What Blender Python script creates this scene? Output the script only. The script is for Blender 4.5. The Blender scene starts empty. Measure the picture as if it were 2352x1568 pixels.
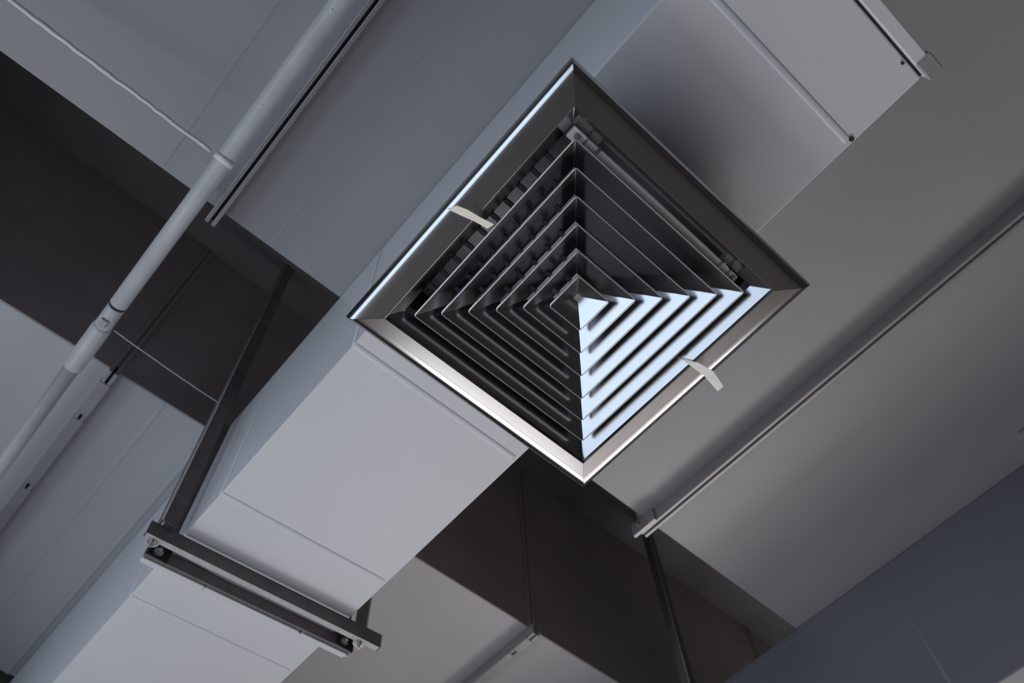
import bpy, bmesh, math, random
from mathutils import Vector, Matrix

random.seed(7)
S = bpy.context.scene
C = S.collection

# ------------------------------------------------------------------ camera
EYE = Vector((0.0, 0.0, 1.6))
F_PX = 1880.08
# rows: camera right / down / forward expressed in world axes
RIGHT = Vector((0.66265245, 0.7480296, -0.03665306))
DOWN = Vector((-0.6747719, 0.57509136, -0.46255032))
FWD = Vector((-0.32492248, 0.33124256, 0.88583506))
cam_data = bpy.data.cameras.new('camera')
cam = bpy.data.objects.new('camera', cam_data)
C.objects.link(cam)
m = Matrix((RIGHT, -DOWN, -FWD)).transposed().to_4x4()
m.translation = EYE
cam.matrix_world = m
cam_data.sensor_width = 36.0
cam_data.lens = F_PX / 2352 * 36.0
cam_data.clip_start = 0.05
cam_data.clip_end = 100
cam_data.dof.use_dof = True
cam_data.dof.focus_distance = 1.56
cam_data.dof.aperture_fstop = 4.0
S.camera = cam

# ------------------------------------------------------------------ world, daylight, exposure
world = bpy.data.worlds.new('world')
S.world = world
world.use_nodes = True
bg = world.node_tree.nodes['Background']
bg.inputs['Color'].default_value = (0.62, 0.72, 0.9, 1)
bg.inputs['Strength'].default_value = 0.05

S.view_settings.view_transform = 'Standard'
S.view_settings.look = 'None'
S.view_settings.gamma = 1.0
S.view_settings.use_curve_mapping = False
S.view_settings.exposure = 0.0


def daylight(name, loc, target, sx, sy, power, col, spread=180):
    l = bpy.data.lights.new(name, 'AREA')
    l.shape = 'RECTANGLE'
    l.size, l.size_y = sx, sy
    l.energy = power
    l.color = col
    l.spread = math.radians(spread)
    o = bpy.data.objects.new(name, l)
    C.objects.link(o)
    o.location = loc
    d = Vector(target) - Vector(loc)
    o.rotation_euler = d.to_track_quat('-Z', 'Y').to_euler()
    return o


# daylight just outside the two glazed openings of the room
COOL, NEUTRAL, WARM = (0.70, 0.84, 1.0), (0.86, 0.92, 1.0), (1.0, 0.97, 0.95)
daylight('daylight_side', (-1.40, -2.58, 1.4), (-1.40, 0, 1.4), 2.6, 2.6, 46, COOL)
daylight('daylight_corner', (-3.10, -1.35, 1.1), (0, -1.35, 1.1), 2.1, 2.2, 42, NEUTRAL)
daylight('daylight_end', (-3.10, 2.1, 0.6), (0, 2.1, 0.6), 1.8, 1.2, 26, WARM)
daylight('daylight_far', (-3.10, 4.35, 0.75), (0, 4.35, 0.75), 1.5, 1.5, 70, WARM)
daylight('daylight_back', (-1.95, 5.3, 0.75), (-1.95, 0, 0.75), 1.9, 1.5, 72, WARM)


# ------------------------------------------------------------------ materials
def mat(name, col, rough=0.5, metal=0.0, noise=0.0, nscale=8.0, bump=0.0, bscale=60.0, spec=0.5, stretch=(1, 1, 1), col2=None, nrough=0.0):
    mt = bpy.data.materials.new(name)
    mt.use_nodes = True
    nt = mt.node_tree
    b = nt.nodes['Principled BSDF']
    b.inputs['Roughness'].default_value = rough
    b.inputs['Metallic'].default_value = metal
    b.inputs['Specular IOR Level'].default_value = spec
    tc = nt.nodes.new('ShaderNodeTexCoord')
    mp = nt.nodes.new('ShaderNodeMapping')
    mp.inputs['Scale'].default_value = stretch
    nt.links.new(tc.outputs['Object'], mp.inputs['Vector'])
    nz = nt.nodes.new('ShaderNodeTexNoise')
    nz.inputs['Scale'].default_value = nscale
    nz.inputs['Detail'].default_value = 4
    nt.links.new(mp.outputs['Vector'], nz.inputs['Vector'])
    rp = nt.nodes.new('ShaderNodeValToRGB')
    c2 = col2 or tuple(c * (1 - noise) for c in col)
    rp.color_ramp.elements[0].color = (*c2, 1)
    rp.color_ramp.elements[1].color = (*col, 1)
    rp.color_ramp.elements[0].position = 0.3
    rp.color_ramp.elements[1].position = 0.7
    nt.links.new(nz.outputs['Fac'], rp.inputs['Fac'])
    nt.links.new(rp.outputs['Color'], b.inputs['Base Color'])
    if nrough:
        mr = nt.nodes.new('ShaderNodeMapRange')
        mr.inputs['To Min'].default_value = max(0.02, rough - nrough)
        mr.inputs['To Max'].default_value = rough + nrough
        nt.links.new(nz.outputs['Fac'], mr.inputs['Value'])
        nt.links.new(mr.outputs['Result'], b.inputs['Roughness'])
    if bump:
        n2 = nt.nodes.new('ShaderNodeTexNoise')
        n2.inputs['Scale'].default_value = bscale
        n2.inputs['Detail'].default_value = 3
        nt.links.new(tc.outputs['Object'], n2.inputs['Vector'])
        bp = nt.nodes.new('ShaderNodeBump')
        bp.inputs['Strength'].default_value = bump
        bp.inputs['Distance'].default_value = 0.01
        nt.links.new(n2.outputs['Fac'], bp.inputs['Height'])
        nt.links.new(bp.outputs['Normal'], b.inputs['Normal'])
    return mt


M = {
    'duct': mat('painted_sheet_metal', (0.76, 0.76, 0.80), 0.42, 0.0, 0.06, 2.0, 0.05, 3.0),
    'trunk': mat('grey_trunk_paint', (0.58, 0.58, 0.61), 0.42, 0.0, 0.06, 2.0, 0.05, 3.0),
    'flange': mat('flange_steel', (0.42, 0.41, 0.43), 0.4, 0.3, 0.1, 20),
    'gasket': mat('dark_gasket', (0.03, 0.028, 0.03), 0.8),
    'alu': mat('anodised_aluminium', (0.50, 0.50, 0.52), 0.2, 1.0, 0.05, 12, nrough=0.015),
    'alu_dull': mat('dull_aluminium', (0.6, 0.6, 0.58), 0.5, 0.2, 0.15, 30),
    'bar': mat('pale_bar', (0.88, 0.87, 0.85), 0.4, 0.0, 0.08, 30),
    'tab': mat('dark_tab', (0.10, 0.10, 0.105), 0.5, 0.2, 0.2, 30),
    'rim': mat('bare_rim', (0.72, 0.72, 0.75), 0.35, 0.6, 0.05, 30),
    'dark': mat('dark_collar', (0.02, 0.02, 0.022), 0.6),
    'gap_shade': mat('brown_gap_shade', (0.42, 0.365, 0.37), 0.6, 0, 0.2, 4),  # trunk paint made browner and darker for shade in the gap
    'trunk_dark': mat('shaded_trunk_paint', (0.43, 0.43, 0.455), 0.42, 0.0, 0.06, 2.0, 0.05, 3.0),  # near trunk's copy of the trunk paint, darkened in place of shade
    'shade': mat('shaded_duct_paint', (0.20, 0.205, 0.235), 0.45, 0, 0.08, 2, 0.05, 3),  # branch duct paint darkened to stand for the shade on it
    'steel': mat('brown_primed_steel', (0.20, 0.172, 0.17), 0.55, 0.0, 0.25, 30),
    'steel_edge': mat('pale_steel', (0.60, 0.59, 0.60), 0.45, 0.1, 0.2, 40),  # pale steel for washers, and for light painted along hanger edges
    'bolt': mat('zinc_bolt', (0.5, 0.5, 0.5), 0.35, 0.7, 0.1, 40),
    'pipe': mat('grey_pipe_paint', (0.68, 0.68, 0.71), 0.4, 0.0, 0.15, 14, 0.08, 40),
    'cord': mat('white_cord', (0.93, 0.93, 0.95), 0.6, 0, 0.15, 60),
    'tape': mat('pale_tape', (0.95, 0.95, 0.96), 0.5, 0, 0.1, 60),
    'ribbon': mat('cream_ribbon', (0.98, 0.96, 0.86), 0.45, 0, 0.03, 40),
    'slab': mat('dark_slab', (0.26, 0.25, 0.265), 0.9, 0, 0.25, 3, 0.3, 20),
    'wall': mat('brown_wall', (0.10, 0.09, 0.085), 0.9, 0, 0.2, 4, 0.2, 30),
    'floor': mat('brown_floor', (0.27, 0.235, 0.22), 0.8, 0, 0.25, 5, 0.1, 30),
    'frame': mat('window_frame_paint', (0.10, 0.10, 0.11), 0.5),
}


# ------------------------------------------------------------------ geometry helpers
def link(name, bm, mtl, parent=None, smooth=False):
    me = bpy.data.meshes.new(name)
    bmesh.ops.recalc_face_normals(bm, faces=bm.faces)
    bm.to_mesh(me)
    bm.free()
    me.materials.append(mtl)
    if smooth:
        for p in me.polygons:
            p.use_smooth = True
    o = bpy.data.objects.new(name, me)
    C.objects.link(o)
    if parent:
        o.parent = parent
        o.matrix_parent_inverse = Matrix.Translation(parent.location).inverted()
    return o


def tag(o, label, cat, group=None, kind=None):
    if label:
        o['label'] = label
    if cat:
        o['category'] = cat
    if group:
        o['group'] = group
    if kind:
        o['kind'] = kind
    return o


def thing(name, loc, label, cat, group=None):
    o = bpy.data.objects.new(name, None)
    o.empty_display_size = 0.05
    o.location = loc
    C.objects.link(o)
    return tag(o, label, cat, group)


def H(h):
    return EYE.z + h          # h: height above the eye


def box(bm, x0, x1, y0, y1, z0, z1, bev=0.0, yaw=0.0):
    r = bmesh.ops.create_cube(bm, size=1)
    vs = r['verts']
    cx, cy, cz = (x0 + x1) / 2, (y0 + y1) / 2, (z0 + z1) / 2
    for v in vs:
        v.co = Vector((v.co.x * (x1 - x0), v.co.y * (y1 - y0), v.co.z * (z1 - z0)))
    if bev:
        es = list({e for v in vs for e in v.link_edges})
        g = bmesh.ops.bevel(bm, geom=es, offset=bev, segments=2, affect='EDGES', profile=0.5)
        vs = list({v for f in g['faces'] for v in f.verts} | {v for v in vs if v.is_valid})
    if yaw:
        bmesh.ops.rotate(bm, verts=vs, cent=(0, 0, 0), matrix=Matrix.Rotation(yaw, 3, 'Z'))
    bmesh.ops.translate(bm, verts=vs, vec=(cx, cy, cz))
    return vs


def BOX(name, mtl, parent, x0, x1, y0, y1, h0, h1, bev=0.0, yaw=0.0):
    bm = bmesh.new()
    box(bm, min(x0, x1), max(x0, x1), min(y0, y1), max(y0, y1), H(min(h0, h1)), H(max(h0, h1)), bev, yaw)
    return link(name, bm, mtl, parent)


def prism(bm, prof, axis, a0, a1):
    """extrude a closed profile [(u,w)] along axis x or y (w is world z)"""
    def P(u, w, a):
        return (a, u, w) if axis == 'x' else (u, a, w)
    A = [bm.verts.new(P(u, w, a0)) for u, w in prof]
    B = [bm.verts.new(P(u, w, a1)) for u, w in prof]
    n = len(prof)
    for i in range(n):
        bm.faces.new((A[i], A[(i + 1) % n], B[(i + 1) % n], B[i]))
    bm.faces.new(A)
    bm.faces.new(B[::-1])


def tube(bm, pts, r, n=12, cap=True):
    pts = [Vector(p) for p in pts]
    rs = r if isinstance(r, (list, tuple)) else [r] * len(pts)
    rings = []
    for i, p in enumerate(pts):
        t = (pts[min(i + 1, len(pts) - 1)] - pts[max(i - 1, 0)]).normalized()
        up = Vector((0, 0, 1)) if abs(t.z) < 0.95 else Vector((1, 0, 0))
        a = t.cross(up).normalized()
        b = a.cross(t).normalized()
        rings.append([bm.verts.new(p + (a * math.cos(2 * math.pi * k / n) + b * math.sin(2 * math.pi * k / n)) * rs[i]) for k in range(n)])
    for i in range(len(rings) - 1):
        for k in range(n):
            bm.faces.new((rings[i][k], rings[i][(k + 1) % n], rings[i + 1][(k + 1) % n], rings[i + 1][k]))
    if cap:
        bm.faces.new(rings[0][::-1])
        bm.faces.new(rings[-1])


def TUBE(name, mtl, parent, pts, r, n=12):
    bm = bmesh.new()
    tube(bm, pts, r, n)
    o = link(name, bm, mtl, parent)
    for p in o.data.polygons:
        p.use_smooth = len(p.vertices) == 4
    return o


def hexbolt(parent, loc, axis, r=0.009, l=0.012):
    """hex head on a washer, pointing along axis"""
    bm = bmesh.new()
    a = Vector(axis).normalized()
    p = Vector(loc)
    tube(bm, [p, p + a * 0.002], r * 1.45, 14)
    tube(bm, [p + a * 0.002, p + a * (0.002 + l * 0.55)], r, 6)
    tube(bm, [p + a * (0.002 + l * 0.55), p + a * (l + 0.004)], r * 0.5, 10)
    return link('bolt', bm, M['bolt'], parent)


# ------------------------------------------------------------------ room shell
SLAB = 3.10


def structure(name, bm, mtl):
    o = link(name, bm, mtl)
    o['kind'] = 'structure'
    return o


XW, YW = -3.0, -2.5            # inner faces of the glazed walls
bm = bmesh.new(); box(bm, XW, 4.2, YW, 5.2, -0.1, 0.0); structure('floor', bm, M['floor'])
bm = bmesh.new(); box(bm, XW - 0.2, 4.4, YW - 0.2, 5.4, H(SLAB), H(SLAB) + 0.2); structure('ceiling', bm, M['slab'])
ZT = H(SLAB)
bm = bmesh.new(); box(bm, 4.2, 4.4, YW - 0.2, 5.4, -0.1, ZT); structure('wall_right', bm, M['wall'])
bm = bmesh.new()
box(bm, XW, 4.2, 5.2, 5.4, 1.5, ZT)
box(bm, -1.0, 4.2, 5.2, 5.4, -0.1, 1.5)
box(bm, XW, -2.9, 5.2, 5.4, -0.1, 1.5)
structure('wall_back', bm, M['wall'])
# unseen bulkhead, added to keep window light off the near trunk underside
bm = bmesh.new(); box(bm, XW, 4.2, -1.55, -1.40, H(1.2), ZT); structure('light_baffle', bm, M['wall'])
# wall with a wide window (towards -Y)
bm = bmesh.new()
box(bm, XW - 0.2, 4.2, YW - 0.2, YW, 2.7, ZT)
box(bm, XW - 0.2, 4.2, YW - 0.2, YW, -0.1, 0.1)
box(bm, XW - 0.2, -2.7, YW - 0.2, YW, 0.1, 2.7)
box(bm, -0.1, 4.2, YW - 0.2, YW, 0.1, 2.7)
structure('wall_front', bm, M['wall'])
# wall with a low glazed opening (towards -X)
bm = bmesh.new()
box(bm, XW - 0.2, XW, YW, 5.4, 2.2, ZT)
box(bm, XW - 0.2, XW, -0.3, 1.2, -0.1, 2.2)
box(bm, XW - 0.2, XW, 1.2, 3.0, 1.2, 2.2)
box(bm, XW - 0.2, XW, 3.0, 3.6, -0.1, 2.2)
box(bm, XW - 0.2, XW, 3.6, 5.1, 1.5, 2.2)
box(bm, XW - 0.2, XW, 5.1, 5.4, -0.1, 2.2)
structure('wall_left', bm, M['wall'])


def window_frame(name, axis, a0, a1, z0, z1, d0, d1, n):
    root = bpy.data.objects.new(name, None)
    C.objects.link(root)
    root['kind'] = 'structure'
    w = 0.05
    root.location = ((a0 + a1) / 2, (d0 + d1) / 2, z0) if axis == 'x' else ((d0 + d1) / 2, (a0 + a1) / 2, z0)
    def bar(nm, u0, u1, w0, w1):
        bm = bmesh.new()
        if axis == 'x':
            box(bm, u0, u1, d0, d1, w0, w1)
        else:
            box(bm, d0, d1, u0, u1, w0, w1)
        link(nm, bm, M['frame'], root)
    bar('rail', a0, a1, z0, z0 + w)
    bar('rail', a0, a1, z1 - w, z1)
    for i in range(n + 1):
        u = a0 + (a1 - a0 - w) * i / n
        bar('mullion', u, u + w, z0 + w, z1 - w)


window_frame('window_1', 'x', -2.7, -0.1, 0.1, 2.7, YW - 0.05, YW - 0.01, 1)
window_frame('window_2', 'y', -2.4, -0.3, 0.0, 2.2, XW - 0.05, XW - 0.01, 1)
window_frame('window_3', 'y', 1.2, 3.0, 0.0, 1.2, XW - 0.05, XW - 0.01, 1)
window_frame('window_4', 'y', 3.6, 5.1, 0.0, 1.5, XW - 0.05, XW - 0.01, 1)
window_frame('window_5', 'x', -2.9, -1.0, 0.0, 1.5, 5.21, 5.25, 1)

# ------------------------------------------------------------------ trunk ducts (run along Y)
HA, HB = 2.102, 2.14           # undersides above the eye
AX0, AX1 = -0.980, 3.0         # near trunk
BX0, BX1 = -2.99, -1.620        # far trunk


def bead(parent, mtl, axis, pos, a0, a1, h, w=0.014, d=0.0025, up=False):
    """shallow rounded stiffening rib pressed out of a sheet underside"""
    prof = []
    for k in range(7):
        t = math.pi * k / 6
        prof.append((pos - w / 2 * math.cos(t), H(h) - d * math.sin(t)))
    prof += [(pos + w / 2, H(h) + 0.001), (pos - w / 2, H(h) + 0.001)]
    bm = bmesh.new()
    prism(bm, prof, axis, a0, a1)
    return link('stiffening_rib', bm, mtl, parent, False)


def trunk(label, x0, x1, hb, joints, y_lo, y_hi, side, mtl, group):
    """rectangular trunk duct along Y in sections joined by paired flanges.
    side = -1: the flange shows on the -X side, +1 on the +X side."""
    t = thing('trunk_duct', ((x0 + x1) / 2, (joints[0] + joints[-1]) / 2, H(hb)), label, 'duct', group)
    ys = [y_lo] + joints + [y_hi]
    for a, b in zip(ys[:-1], ys[1:]):
        BOX('duct_section', mtl, t, x0, x1, a + 0.002, b - 0.002, hb, SLAB - 0.001, 0.003)
    return t


def flange_joint(t, xa, xb, yc, hb, depth, side, xs, cleats, lip_w=0.011, gap=0.008):
    """two upstanding flanges back to back with a gasket line; wraps up the side face xs"""
    fj = None
    for s in (-1, 1):
        y0 = yc + s * gap / 2
        y1 = yc + s * (gap / 2 + lip_w)
        bm = bmesh.new()
        box(bm, xa, xb, min(y0, y1), max(y0, y1), H(hb - depth), H(hb + 0.002), 0.002)
        # upright leg on the side face
        link('flange', bm, M['flange'], t)
        x0, x1 = (xs - 0.025, xs + 0.002) if side < 0 else (xs - 0.002, xs + 0.012)
        bm = bmesh.new()
        box(bm, x0, x1, min(y0, y1), max(y0, y1), H(hb + 0.002), H(SLAB - 0.002), 0.002)
        link('flange_upright', bm, M['gap_shade'], t)
    bm = bmesh.new()
    box(bm, xa + 0.01, xb - 0.01, yc - gap / 2 - 0.001, yc + gap / 2 + 0.001, H(hb - depth + 0.010), H(hb + 0.002))
    link('gasket', bm, M['gasket'], t)
    for c0, c1 in cleats:
        bm = bmesh.new()
        hw = gap / 2 + lip_w
        box(bm, c0, c1, yc - hw - 0.0025, yc + hw + 0.0025, H(hb - depth - 0.0025), H(hb - depth + 0.022), 0.0025)
        link('cleat', bm, M['flange'], t)


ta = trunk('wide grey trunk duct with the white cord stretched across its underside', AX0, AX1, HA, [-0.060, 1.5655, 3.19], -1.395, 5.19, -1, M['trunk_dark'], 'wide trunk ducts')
flange_joint(ta, AX0 - 0.028, AX1, -0.060, HA, 0.045, -1, AX0, [])
flange_joint(ta, AX0 - 0.028, AX1, 1.5655, HA, 0.050, -1, AX0, [(2.0, 2.3)])
flange_joint(ta, AX0 - 0.028, AX1, 3.19, HA, 0.045, -1, AX0, [])
# folded corner piece with a bolt on the visible flange end
bm = bmesh.new()
prism(bm, [(1.541, H(HA - 0.052)), (1.552, H(HA - 0.052)), (1.552, H(HA + 0.02)), (1.541, H(HA - 0.004))], 'x', AX0 - 0.05, AX0 + 0.045)
link('corner_piece', bm, M['flange'], ta)
hexbolt(ta, (AX0 - 0.022, 1.541, H(HA - 0.022)), (0, -1, 0), 0.007, 0.008)
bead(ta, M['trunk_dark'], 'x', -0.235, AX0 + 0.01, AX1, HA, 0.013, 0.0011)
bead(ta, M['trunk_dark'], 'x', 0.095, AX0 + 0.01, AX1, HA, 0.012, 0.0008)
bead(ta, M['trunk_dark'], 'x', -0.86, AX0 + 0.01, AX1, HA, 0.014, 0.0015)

tb = trunk('wide grey trunk duct beyond the dark gap, behind the brown crossbar hanger', BX0, BX1, HB, [-0.026, 1.630, 3.255], -1.395, 5.19, 1, M['trunk'], 'wide trunk ducts')
BOX('shade_panel', M['gap_shade'], tb, BX1 - 0.001, BX1 + 0.004, -1.39, 5.19, HB + 0.001, SLAB - 0.001)['label'] = 'brown side facing the gap, darkened for shade'  # thin sheet coloured for the shade inside the gap
flange_joint(tb, BX0, BX1 + 0.028, -0.026, HB, 0.045, 1, BX1, [(-1.778, -1.640), (-2.108, -1.800), (-2.98, -2.135)])
flange_joint(tb, BX0, BX1 + 0.028, 1.630, HB, 0.045, 1, BX1, [(-1.700, -1.628), (-2.2, -1.722)])
flange_joint(tb, BX0, BX1 + 0.028, 3.255, HB, 0.045, 1, BX1, [])
bead(tb, M['trunk'], 'x', 0.142, BX0, BX1 - 0.01, HB, 0.016, 0.002)
bead(tb, M['trunk'], 'x', 0.305, BX0, BX1 - 0.01, HB, 0.016, 0.002)

# ------------------------------------------------------------------ branch ducts (run along X)
H1, HT = 1.5456, 2.098
Y0, Y1 = 0.3272, 0.7917
XJ = -1.531                   # joint by the hanger


def duct_box(name, parent, mtl, x0, x1, y0, y1, h0, h1):
    return BOX(name, mtl, parent, x0, x1, y0, y1, h0, h1, 0.004)


def ring_rib(parent, mtl, x, y0, y1, h0, h1, w=0.014, d=0.0025, skew=0.0):
    """pressed rib going round the duct: underside and the -Y side"""
    bm = bmesh.new()
    n = 6
    path = [(y1 - 0.012, h0, 0, 1), (y0 + 0.004, h0, 0, 1), (y0, h0 + 0.004, 1, 0), (y0, h1 - 0.01, 1, 0)]
    rows = []
    for (y, h, ny, nh) in path:
        row = []
        for k in range(n + 1):
            t = math.pi * k / n
            dx = -w / 2 * math.cos(t)
            dd = d * math.sin(t) + 0.0002
            row.append(bm.verts.new((x + dx + skew * (y - (y0 + y1) / 2), y - ny * dd, H(h - nh * dd))))
        rows.append(row)
    for a, b in zip(rows[:-1], rows[1:]):
        for k in range(n):
            bm.faces.new((a[k], a[k + 1], b[k + 1], b[k]))
    # close the back so that it is a solid strip
    return link('stiffening_rib', bm, mtl, parent, True)


XE = 0.372
br = thing('branch_duct', (-0.6, (Y0 + Y1) / 2, H(H1)), 'light grey rectangular branch duct carrying the square diffuser', 'duct')
duct_box('duct_section', br, M['duct'], -2.99, XJ - 0.003, Y0, Y1, H1, HT)
duct_box('duct_section', br, M['duct'], XJ + 0.003, XE - 0.032, Y0, Y1, H1, HT)
for x, sk in ((0.176, 0.0), (-0.79, 0.0), (-1.292, 0.05), (-1.706, 0.06)):
    ring_rib(br, M['duct'], x, Y0, Y1, H1, HT, 0.015, 0.0021, sk)
# flange and cap at the open end
BOX('end_cap', M['duct'], br, XE - 0.027, XE, Y0 - 0.006, Y1 + 0.006, H1 - 0.004, HT, 0.003)
BOX('gasket', M['gasket'], br, XE - 0.034, XE - 0.025, Y0 + 0.003, Y1 - 0.003, H1 + 0.004, HT - 0.002)
BOX('corner_piece', M['flange'], br, XE - 0.026, XE + 0.006, Y1 - 0.03, Y1 + 0.012, H1 - 0.007, H1 + 0.02, 0.003)
for (x, y, r) in ((0.183, Y1 - 0.009, 0.005), (XE - 0.040, Y1 - 0.05, 0.003)):
    bm = bmesh.new()
    tube(bm, [(x, y, H(H1) + 0.001), (x, y, H(H1) - 0.003)], r, 10)
    link('screw', bm, M['gasket'], br)

# skewed flange joint next to the strut bar
YAW = math.radians(-4.2)
yc = (Y0 + Y1) / 2


def jx(y):                      # X of the joint line at y
    return XJ + 0.073 * (y - yc)


def skew_bar(name, mtl, parent, dx0, dx1, y0, y1, h0, h1, f=jx):
    bm = bmesh.new()
    vs = box(bm, dx0, dx1, y0, y1, H(min(h0, h1)), H(max(h0, h1)), 0.002)
    for v in bm.verts:
        v.co.x += f(v.co.y)
    return link(name, bm, mtl, parent)


FD = 0.034
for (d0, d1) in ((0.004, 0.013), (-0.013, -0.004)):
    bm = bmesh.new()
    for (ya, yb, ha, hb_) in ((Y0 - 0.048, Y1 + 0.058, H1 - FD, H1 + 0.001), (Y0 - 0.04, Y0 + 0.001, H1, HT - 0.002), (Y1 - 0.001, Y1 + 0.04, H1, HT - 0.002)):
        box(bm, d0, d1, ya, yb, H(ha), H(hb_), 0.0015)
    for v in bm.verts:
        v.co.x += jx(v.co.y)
    link('flange', bm, M['steel'] if d0 > 0 else M['duct'], br)  # front plate coloured dark in place of shade beside the crossbar
skew_bar('gasket', M['gasket'], br, -0.005, 0.005, Y0 - 0.03, Y1 + 0.04, H1 - FD + 0.008, H1)
for (ya, yb) in ((Y0 - 0.046, Y0 + 0.115), (Y0 + 0.118, Y0 + 0.375), (Y0 + 0.385, Y1 + 0.05)):
    skew_bar('cleat', M['duct'], br, -0.0165, 0.0015, ya, yb, H1 - FD - 0.003, H1 - FD + 0.02)
for y in (Y0 - 0.022, Y1 + 0.030):
    BOX('corner_piece', M['gasket'], br, jx(y) + 0.010, jx(y) + 0.016, y - 0.024, y + 0.03, H1 - FD, H1 + 0.03, 0.002)
    hexbolt(br, (jx(y) + 0.016, y, H(H1 - 0.016)), (1, 0, 0), 0.008, 0.010)

# second branch duct in the lower right
YR = 2.346
b2 = thing('branch_duct', (-0.4, YR + 0.3, H(H1)), 'grey branch duct darkened for shadow, whose side fills the lower right corner', 'duct')
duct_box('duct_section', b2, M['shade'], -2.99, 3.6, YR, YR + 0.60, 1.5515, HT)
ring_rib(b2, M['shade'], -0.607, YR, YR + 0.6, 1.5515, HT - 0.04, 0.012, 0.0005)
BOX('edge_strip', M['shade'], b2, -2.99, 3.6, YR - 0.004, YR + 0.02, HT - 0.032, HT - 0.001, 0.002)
BOX('bracket', M['flange'], b2, 0.022, 0.075, 2.215, YR + 0.005, HT - 0.020, HT - 0.002, 0.004)
hexbolt(b2, (0.045, 2.25, H(HT - 0.020)), (0, 0, -1), 0.008, 0.010)

# ------------------------------------------------------------------ hangers
def angle_iron(bm, p0, p1, sx, sy, w=0.038, t=0.004):
    """L section from p0 up to p1, corner at the given point, legs along sx*X and sy*Y"""
    prof = [(0, 0), (sx * w, 0), (sx * w, sy * t), (sx * t, sy * t), (sx * t, sy * w), (0, sy * w)]
    A = [bm.verts.new((p0[0] + u, p0[1] + v, p0[2])) for u, v in prof]
    B = [bm.verts.new((p1[0] + u, p1[1] + v, p1[2])) for u, v in prof]
    n = len(prof)
    for i in range(n):
        bm.faces.new((A[i], A[(i + 1) % n], B[(i + 1) % n], B[i]))
    # caps split into two quads so that the L is not filled
    for V in (A, B):
        bm.faces.new((V[0], V[1], V[2], V[3]))
        bm.faces.new((V[0], V[3], V[4], V[5]))


hg = thing('duct_hanger', (-1.45, yc, H(1.50)), 'brown angle steel hanger with a crossbar under the light branch duct', 'hanger')


def bx(y):                      # front face of the crossbar
    return -1.468 + 0.065 * (y - 0.2464)


bm = bmesh.new()
prof = [(0.0, 1.500), (0.0, 1.5405), (-0.004, 1.5405), (-0.004, 1.504), (-0.016, 1.504), (-0.016, 1.500)]
ya, yb = 0.2464, 0.889
A = [bm.verts.new((bx(ya) + u, ya, H(h))) for u, h in prof]
B = [bm.verts.new((bx(yb) + u, yb, H(h))) for u, h in prof]
for i in range(6):
    bm.faces.new((A[i], A[(i + 1) % 6], B[(i + 1) % 6], B[i]))
for V in (A, B):
    bm.faces.new((V[0], V[1], V[2], V[3]))
    bm.faces.new((V[0], V[3], V[4], V[5]))
link('crossbar', bm, M['steel'], hg)
# pale strip that paints light onto the lower lip of the bar
bm = bmesh.new()
vs = box(bm, -0.0165, -0.0005, ya + 0.004, yb - 0.004, H(1.4992), H(1.5004))
for v in bm.verts:
    v.co.x += bx(v.co.y)
o = link('crossbar_lip', bm, M['steel_edge'], hg)
o['label'] = 'lower lip with its light painted pale'
for y in (0.272, 0.838):
    bm = bmesh.new()
    tube(bm, [(bx(y) - 0.018, y, H(1.499)), (bx(y) - 0.018, y, H(1.502))], 0.017, 14)
    link('washer', bm, M['steel_edge'], hg)
    hexbolt(hg, (bx(y) - 0.018, y, H(1.499)), (0, 0, -1), 0.008, 0.012)
bm = bmesh.new(); angle_iron(bm, (-1.450, 0.264, H(1.5405)), (-1.462, 0.232, H(SLAB - 0.001)), -1, 1)
link('upright', bm, M['steel'], hg)
bm = bmesh.new(); angle_iron(bm, (-1.437, 0.846, H(1.5405)), (-1.437, 0.846, H(SLAB - 0.001)), -1, -1, 0.034)
link('upright', bm, M['steel'], hg)

for p0, p1 in (((-1.450, 0.264, H(1.5405)), (-1.462, 0.232, H(SLAB - 0.002))), ((-1.437, 0.846, H(1.5405)), (-1.437, 0.846, H(SLAB - 0.002)))):
    o = TUBE('lit_edge', M['steel_edge'], hg, [p0, p1], 0.0024, 6)  # pale strip stands for light caught on the corner
    o['label'] = 'pale strip for light on the corner of the upright'

h2 = thing('duct_hanger', (-1.449, 2.30, H(1.56)), 'thin hanger angle in the dark gap beside the shadowed corner duct', 'hanger')
bm = bmesh.new(); angle_iron(bm, (-1.449, 2.298, H(1.52)), (-1.449, 2.298, H(SLAB - 0.001)), -1, 1)
link('upright', bm, M['steel'], h2)
TUBE('lit_edge', M['steel_edge'], h2, [(-1.449, 2.298, H(1.52)), (-1.449, 2.298, H(SLAB - 0.002))], 0.0024, 6)['label'] = 'pale strip for light on the corner of the upright'  # corner light painted as a pale strip here too
BOX('crossbar', M['steel'], h2, -1.49, -1.446, 2.27, YR + 0.68, 1.506, 1.549, 0.002)

# ------------------------------------------------------------------ pipe
PH, PY = 1.95, -0.1145
pr = 0.0228
pp = thing('pipe', (-0.6, PY, H(PH)), 'long grey painted pipe with couplings crossing the dark gap', 'pipe')


def PT(x, y=PY, h=PH):
    return (x, y, H(h))


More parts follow.
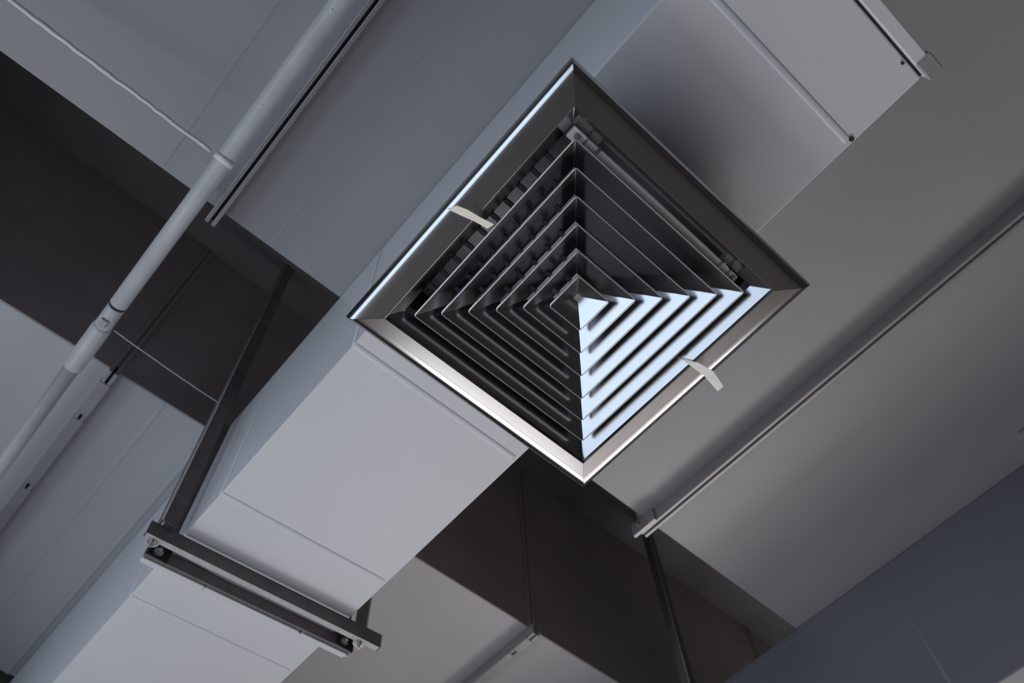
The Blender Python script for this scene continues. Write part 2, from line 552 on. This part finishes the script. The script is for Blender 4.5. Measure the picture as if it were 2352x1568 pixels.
TUBE('pipe_run', M['pipe'], pp, [PT(1.6), PT(0.6), PT(-0.4), PT(-0.9), PT(-1.292)], pr, 24)
TUBE('gasket', M['gasket'], pp, [PT(-1.290), PT(-1.303)], pr * 0.93, 24)
TUBE('collar', M['pipe'], pp, [PT(-1.300), PT(-1.303), PT(-1.35), PT(-1.375)], [pr * 0.9, pr * 0.98, pr * 0.98, pr], 24)
TUBE('coupling', M['pipe'], pp, [PT(-1.372), PT(-1.376), PT(-1.385), PT(-1.52), PT(-1.532), PT(-1.536)], [pr, pr * 1.1, pr * 1.13, pr * 1.13, pr * 1.1, pr * 0.9], 24)
TUBE('tail_pipe', M['pipe'], pp, [PT(-1.53), PT(-2.2, PY + 0.005), PT(-2.99, PY + 0.01)], pr * 0.90, 24)
BOX('clip', M['flange'], pp, -1.362, -1.337, PY - 0.012, PY + 0.008, PH - pr - 0.005, PH - pr + 0.008, 0.003)
for x in (-0.35, -0.62):
    TUBE('paint_scuff', M['tape'], pp, [PT(x, PY - 0.004, PH - pr + 0.0015), PT(x - 0.008, PY - 0.002, PH - pr + 0.0008)], 0.002, 6)
# stand-off clamps that hold the pipe up to the trunk duct
for x in (0.5, -0.93):
    bm = bmesh.new()
    tube(bm, [(x, PY, H(PH + pr - 0.002)), (x, PY, H(HA - 0.0005))], 0.006, 10)
    link('hanger_rod', bm, M['flange'], pp)

# ------------------------------------------------------------------ cord, tape and tie wire
bm = bmesh.new()
pts = []
N = 60
for i in range(N + 1):
    t = i / N
    h = 1.945 + 0.15 * t
    y = -0.150 - 1.25 * t
    x = -0.4085 * h
    j = 0.0016
    pts.append((x + random.uniform(-j, j), y, H(h) + random.uniform(-j, j)))
rr = [0.0056 + random.uniform(-0.0008, 0.0008) + 0.0018 * (i / N) for i in range(N + 1)]
cd = thing('cord', (-0.80, -0.15, H(1.93)), 'white wavy cord stretched to the grey pipe under the trunk duct', 'cord')
tube(bm, pts, rr, 8)
link('strand', bm, M['cord'], cd, True)
bm = bmesh.new()
q = [PT(-0.797 + 0.01 * math.sin(a), PY - 0.0254 * math.cos(a), PH - 0.0254 * math.sin(a)) for a in [math.radians(d) for d in range(-10, 171, 15)]]
w = 0.008
ra = [bm.verts.new((x - w, y, z)) for x, y, z in q]
rb = [bm.verts.new((x + w, y, z)) for x, y, z in q]
rc = [bm.verts.new((x - w, PY + (y - PY) * 0.93, H(PH) + (z - H(PH)) * 0.93)) for x, y, z in q]
rd = [bm.verts.new((x + w, PY + (y - PY) * 0.93, H(PH) + (z - H(PH)) * 0.93)) for x, y, z in q]
for i in range(len(q) - 1):
    for a, b in ((ra, rb), (rb, rd), (rd, rc), (rc, ra)):
        bm.faces.new((a[i], b[i], b[i + 1], a[i + 1]))
bm.faces.new((ra[0], rb[0], rd[0], rc[0]))
bm.faces.new((ra[-1], rb[-1], rd[-1], rc[-1]))
link('tape_wrap', bm, M['tape'], cd, True)

bm = bmesh.new()
pts = []
a, b = Vector((-1.367, PY + 0.0275, H(1.95))), Vector((-1.4505, 0.252, H(2.045)))
for i in range(25):
    t = i / 24
    p = a.lerp(b, t)
    p.z -= 0.004 * math.sin(math.pi * t) + random.uniform(-0.0006, 0.0006)
    pts.append(p)
tube(bm, pts, 0.0016, 6)
o = link('tie_wire', bm, M['cord'], None, True)
tag(o, 'thin pale wire between the pipe coupling and the hanger upright', 'wire')

# ------------------------------------------------------------------ ceiling diffuser
DC = Vector((-0.3657, 0.5596))
HD = 1.38
df = thing('air_diffuser', (DC.x, DC.y, H(HD)), 'square four way metal diffuser of nested louvres below the light duct', 'vent')


def rsq(r, rc, n=4):
    """rounded square outline of half size r and corner radius rc"""
    out = []
    for (sx, sy, a0) in ((1, 1, 0), (-1, 1, 90), (-1, -1, 180), (1, -1, 270)):
        for k in range(n + 1):
            a = math.radians(a0 + 90 * k / n)
            out.append((DC.x + sx * (r - rc) + rc * math.cos(a), DC.y + sy * (r - rc) + rc * math.sin(a)))
    return out


def sweep(bm, prof, closed=False, n=4, cap_first=False):
    """prof: list of (half_size, height above eye, corner radius)"""
    rows = []
    for r, h, rc in prof:
        rows.append([bm.verts.new((x, y, H(h))) for x, y in rsq(r, rc, n)])
    L = len(rows[0])
    pairs = list(zip(rows[:-1], rows[1:])) + ([(rows[-1], rows[0])] if closed else [])
    for A, B in pairs:
        for k in range(L):
            bm.faces.new((A[k], A[(k + 1) % L], B[(k + 1) % L], B[k]))
    if cap_first:
        bm.faces.new(rows[0])


# frame: four mitred sides
FP = [(0.300, 1.412), (0.310, 1.400), (0.3095, 1.3955), (0.306, 1.3885), (0.300, 1.3835), (0.292, 1.3815), (0.282, 1.3805),
      (0.2575, 1.3775), (0.256, 1.3785), (0.256, 1.3875), (0.262, 1.392), (0.294, 1.402)]
for k in range(4):
    bm = bmesh.new()
    rows = []
    for s in (-1, 1):
        row = []
        for r, h in FP:
            p = Vector((r, s * (r - 0.0004), 0))
            p = Matrix.Rotation(math.pi / 2 * k, 3, 'Z') @ p
            row.append(bm.verts.new((DC.x + p.x, DC.y + p.y, H(h))))
        rows.append(row)
    L = len(FP)
    for i in range(L):
        f = bm.faces.new((rows[0][i], rows[0][(i + 1) % L], rows[1][(i + 1) % L], rows[1][i]))
        f.smooth = i in (1, 2, 3, 4, 5)
    bm.faces.new(rows[0])
    bm.faces.new(rows[1][::-1])
    for e in bm.edges:
        e.smooth = all(f.smooth for f in e.link_faces)
    link('frame_side', bm, M['alu'], df)

# outer cone behind the frame lip
bm = bmesh.new()
sweep(bm, [(0.2555, 1.3870, 0.001), (0.2320, 1.4082, 0.001), (0.2320, 1.436, 0.001), (0.2335, 1.436, 0.001), (0.2335, 1.4090, 0.001), (0.2568, 1.3880, 0.001)], True, 1)
link('outer_cone', bm, M['alu'], df)
# neck up to the duct and dark interior
bm = bmesh.new()
sweep(bm, [(0.236, 1.430, 0.001), (0.236, H1 - 0.0005, 0.001), (0.2338, H1 - 0.0005, 0.001), (0.2338, 1.430, 0.001)], True, 1)
link('neck', bm, M['dark'], df)

HALF = [0.0407, 0.0759, 0.1118, 0.1484, 0.1842, 0.2194]
rings = []
for i, r in enumerate(HALF):
    bm = bmesh.new()
    rc = 0.006
    if i == 0:
        sweep(bm, [(0.0065, HD + 0.0300, 0.0005), (r - 0.0022, HD + 0.0012, 0.0015)], False, 4, True)
        sweep(bm, [(0.0065, HD + 0.0315, 0.0005), (r - 0.0002, HD + 0.0035, rc)], False, 4, True)
    else:
        w = 0.043
        sweep(bm, [(r - w, HD + 0.0382, 0.001), (r - 0.0022, HD + 0.0012, 0.0015)], False, 4)
        sweep(bm, [(r - w, HD + 0.0394, 0.001), (r - 0.0002, HD + 0.0030, rc)], False, 4)
    o = link('louvre', bm, M['alu'], df)
    rings.append(o)
    # rolled bright lip round the bottom of the louvre
    bm = bmesh.new()
    lip = [(r - 0.0024, HD + 0.0014, 0.0030), (r - 0.0022, HD + 0.0002, 0.0035), (r - 0.0012, HD - 0.0005, 0.0050), (r - 0.0001, HD + 0.0001, 0.006), (r, HD + 0.0014, 0.006), (r - 0.0002, HD + 0.0034, 0.006)]
    sweep(bm, lip, True, 5)
    link('lip', bm, M['rim'], o)
bm = bmesh.new()
sweep(bm, [(0.0062, HD + 0.0290, 0.0006), (0.0066, HD + 0.0312, 0.0006)], False, 2, True)
o = link('centre_cap', bm, M['alu_dull'], df)

# damper bar and brackets seen through the outer gap
XB = DC.x + 0.2318
BOX('damper_bar', M['bar'], df, XB - 0.024, XB - 0.0005, 0.394, 0.706, 1.3940, 1.3970, 0.001)
BOX('bracket', M['bar'], df, XB - 0.022, XB, 0.330, 0.360, 1.3920, 1.4085, 0.001)
BOX('bracket', M['bar'], df, XB - 0.022, XB - 0.001, 0.363, 0.386, 1.3935, 1.4085, 0.001)
BOX('bracket', M['bar'], df, XB - 0.022, XB - 0.001, 0.713, 0.729, 1.3920, 1.4085, 0.002)
BOX('bracket', M['bar'], df, XB - 0.022, XB - 0.002, 0.736, 0.753, 1.3920, 1.4085, 0.002)
hexbolt(df, (XB - 0.010, 0.745, H(1.392)), (0, 0, -1), 0.005, 0.004)
hexbolt(df, (XB - 0.010, 0.343, H(1.392)), (0, 0, -1), 0.004, 0.003)
# spacer tabs between the louvres on the window side
for i, r in enumerate(HALF):
    n = max(1, int((2 * r) / 0.040))
    for k in range(n):
        x = DC.x - r * 0.82 + (2 * r * 0.82) * (k + 0.5) / n
        yy = DC.y - r - 0.004
        bm = bmesh.new()
        box(bm, x - 0.0045, x + 0.0045, yy - 0.008, yy + 0.010, H(HD + 0.026), H(HD + 0.034), 0.001)
        link('spacer_tab', bm, M['tab'], df)


# ------------------------------------------------------------------ ribbons
def ribbon(label, top, bot, hs, tilt):
    bm = bmesh.new()
    t = 0.0006
    rows = []
    for (a, b, h) in zip(top, bot, hs):
        k = h / 1.37
        rows.append([bm.verts.new((p[0] * k, p[1] * k, H(h) + dz)) for p, dz in ((a, 0), (b, tilt), (b, tilt + t), (a, t))])
    for A, B in zip(rows[:-1], rows[1:]):
        for i in range(4):
            bm.faces.new((A[i], A[(i + 1) % 4], B[(i + 1) % 4], B[i]))
    bm.faces.new(rows[0])
    bm.faces.new(rows[-1][::-1])
    o = link('ribbon', bm, M['ribbon'], None, False)
    return tag(o, label, 'ribbon', 'airflow ribbons on the diffuser')


ribbon('cream ribbon curling away over the lower right edge of the diffuser',
       [(-0.3227, 0.7802), (-0.3127, 0.7978), (-0.3034, 0.8177), (-0.2971, 0.8535), (-0.3068, 0.8953)],
       [(-0.3247, 0.7823), (-0.3221, 0.7956), (-0.3210, 0.8118), (-0.3184, 0.8556), (-0.3252, 0.9030)],
       [1.3785, 1.367, 1.354, 1.339, 1.327], 0.012)
ribbon('cream ribbon blown flat over the upper left frame of the diffuser',
       [(-0.3491, 0.3345), (-0.3550, 0.3094), (-0.3590, 0.2829), (-0.3653, 0.2636)],
       [(-0.3652, 0.3332), (-0.3698, 0.3069), (-0.3768, 0.2830), (-0.3838, 0.2554)],
       [1.370, 1.357, 1.345, 1.336], 0.008)
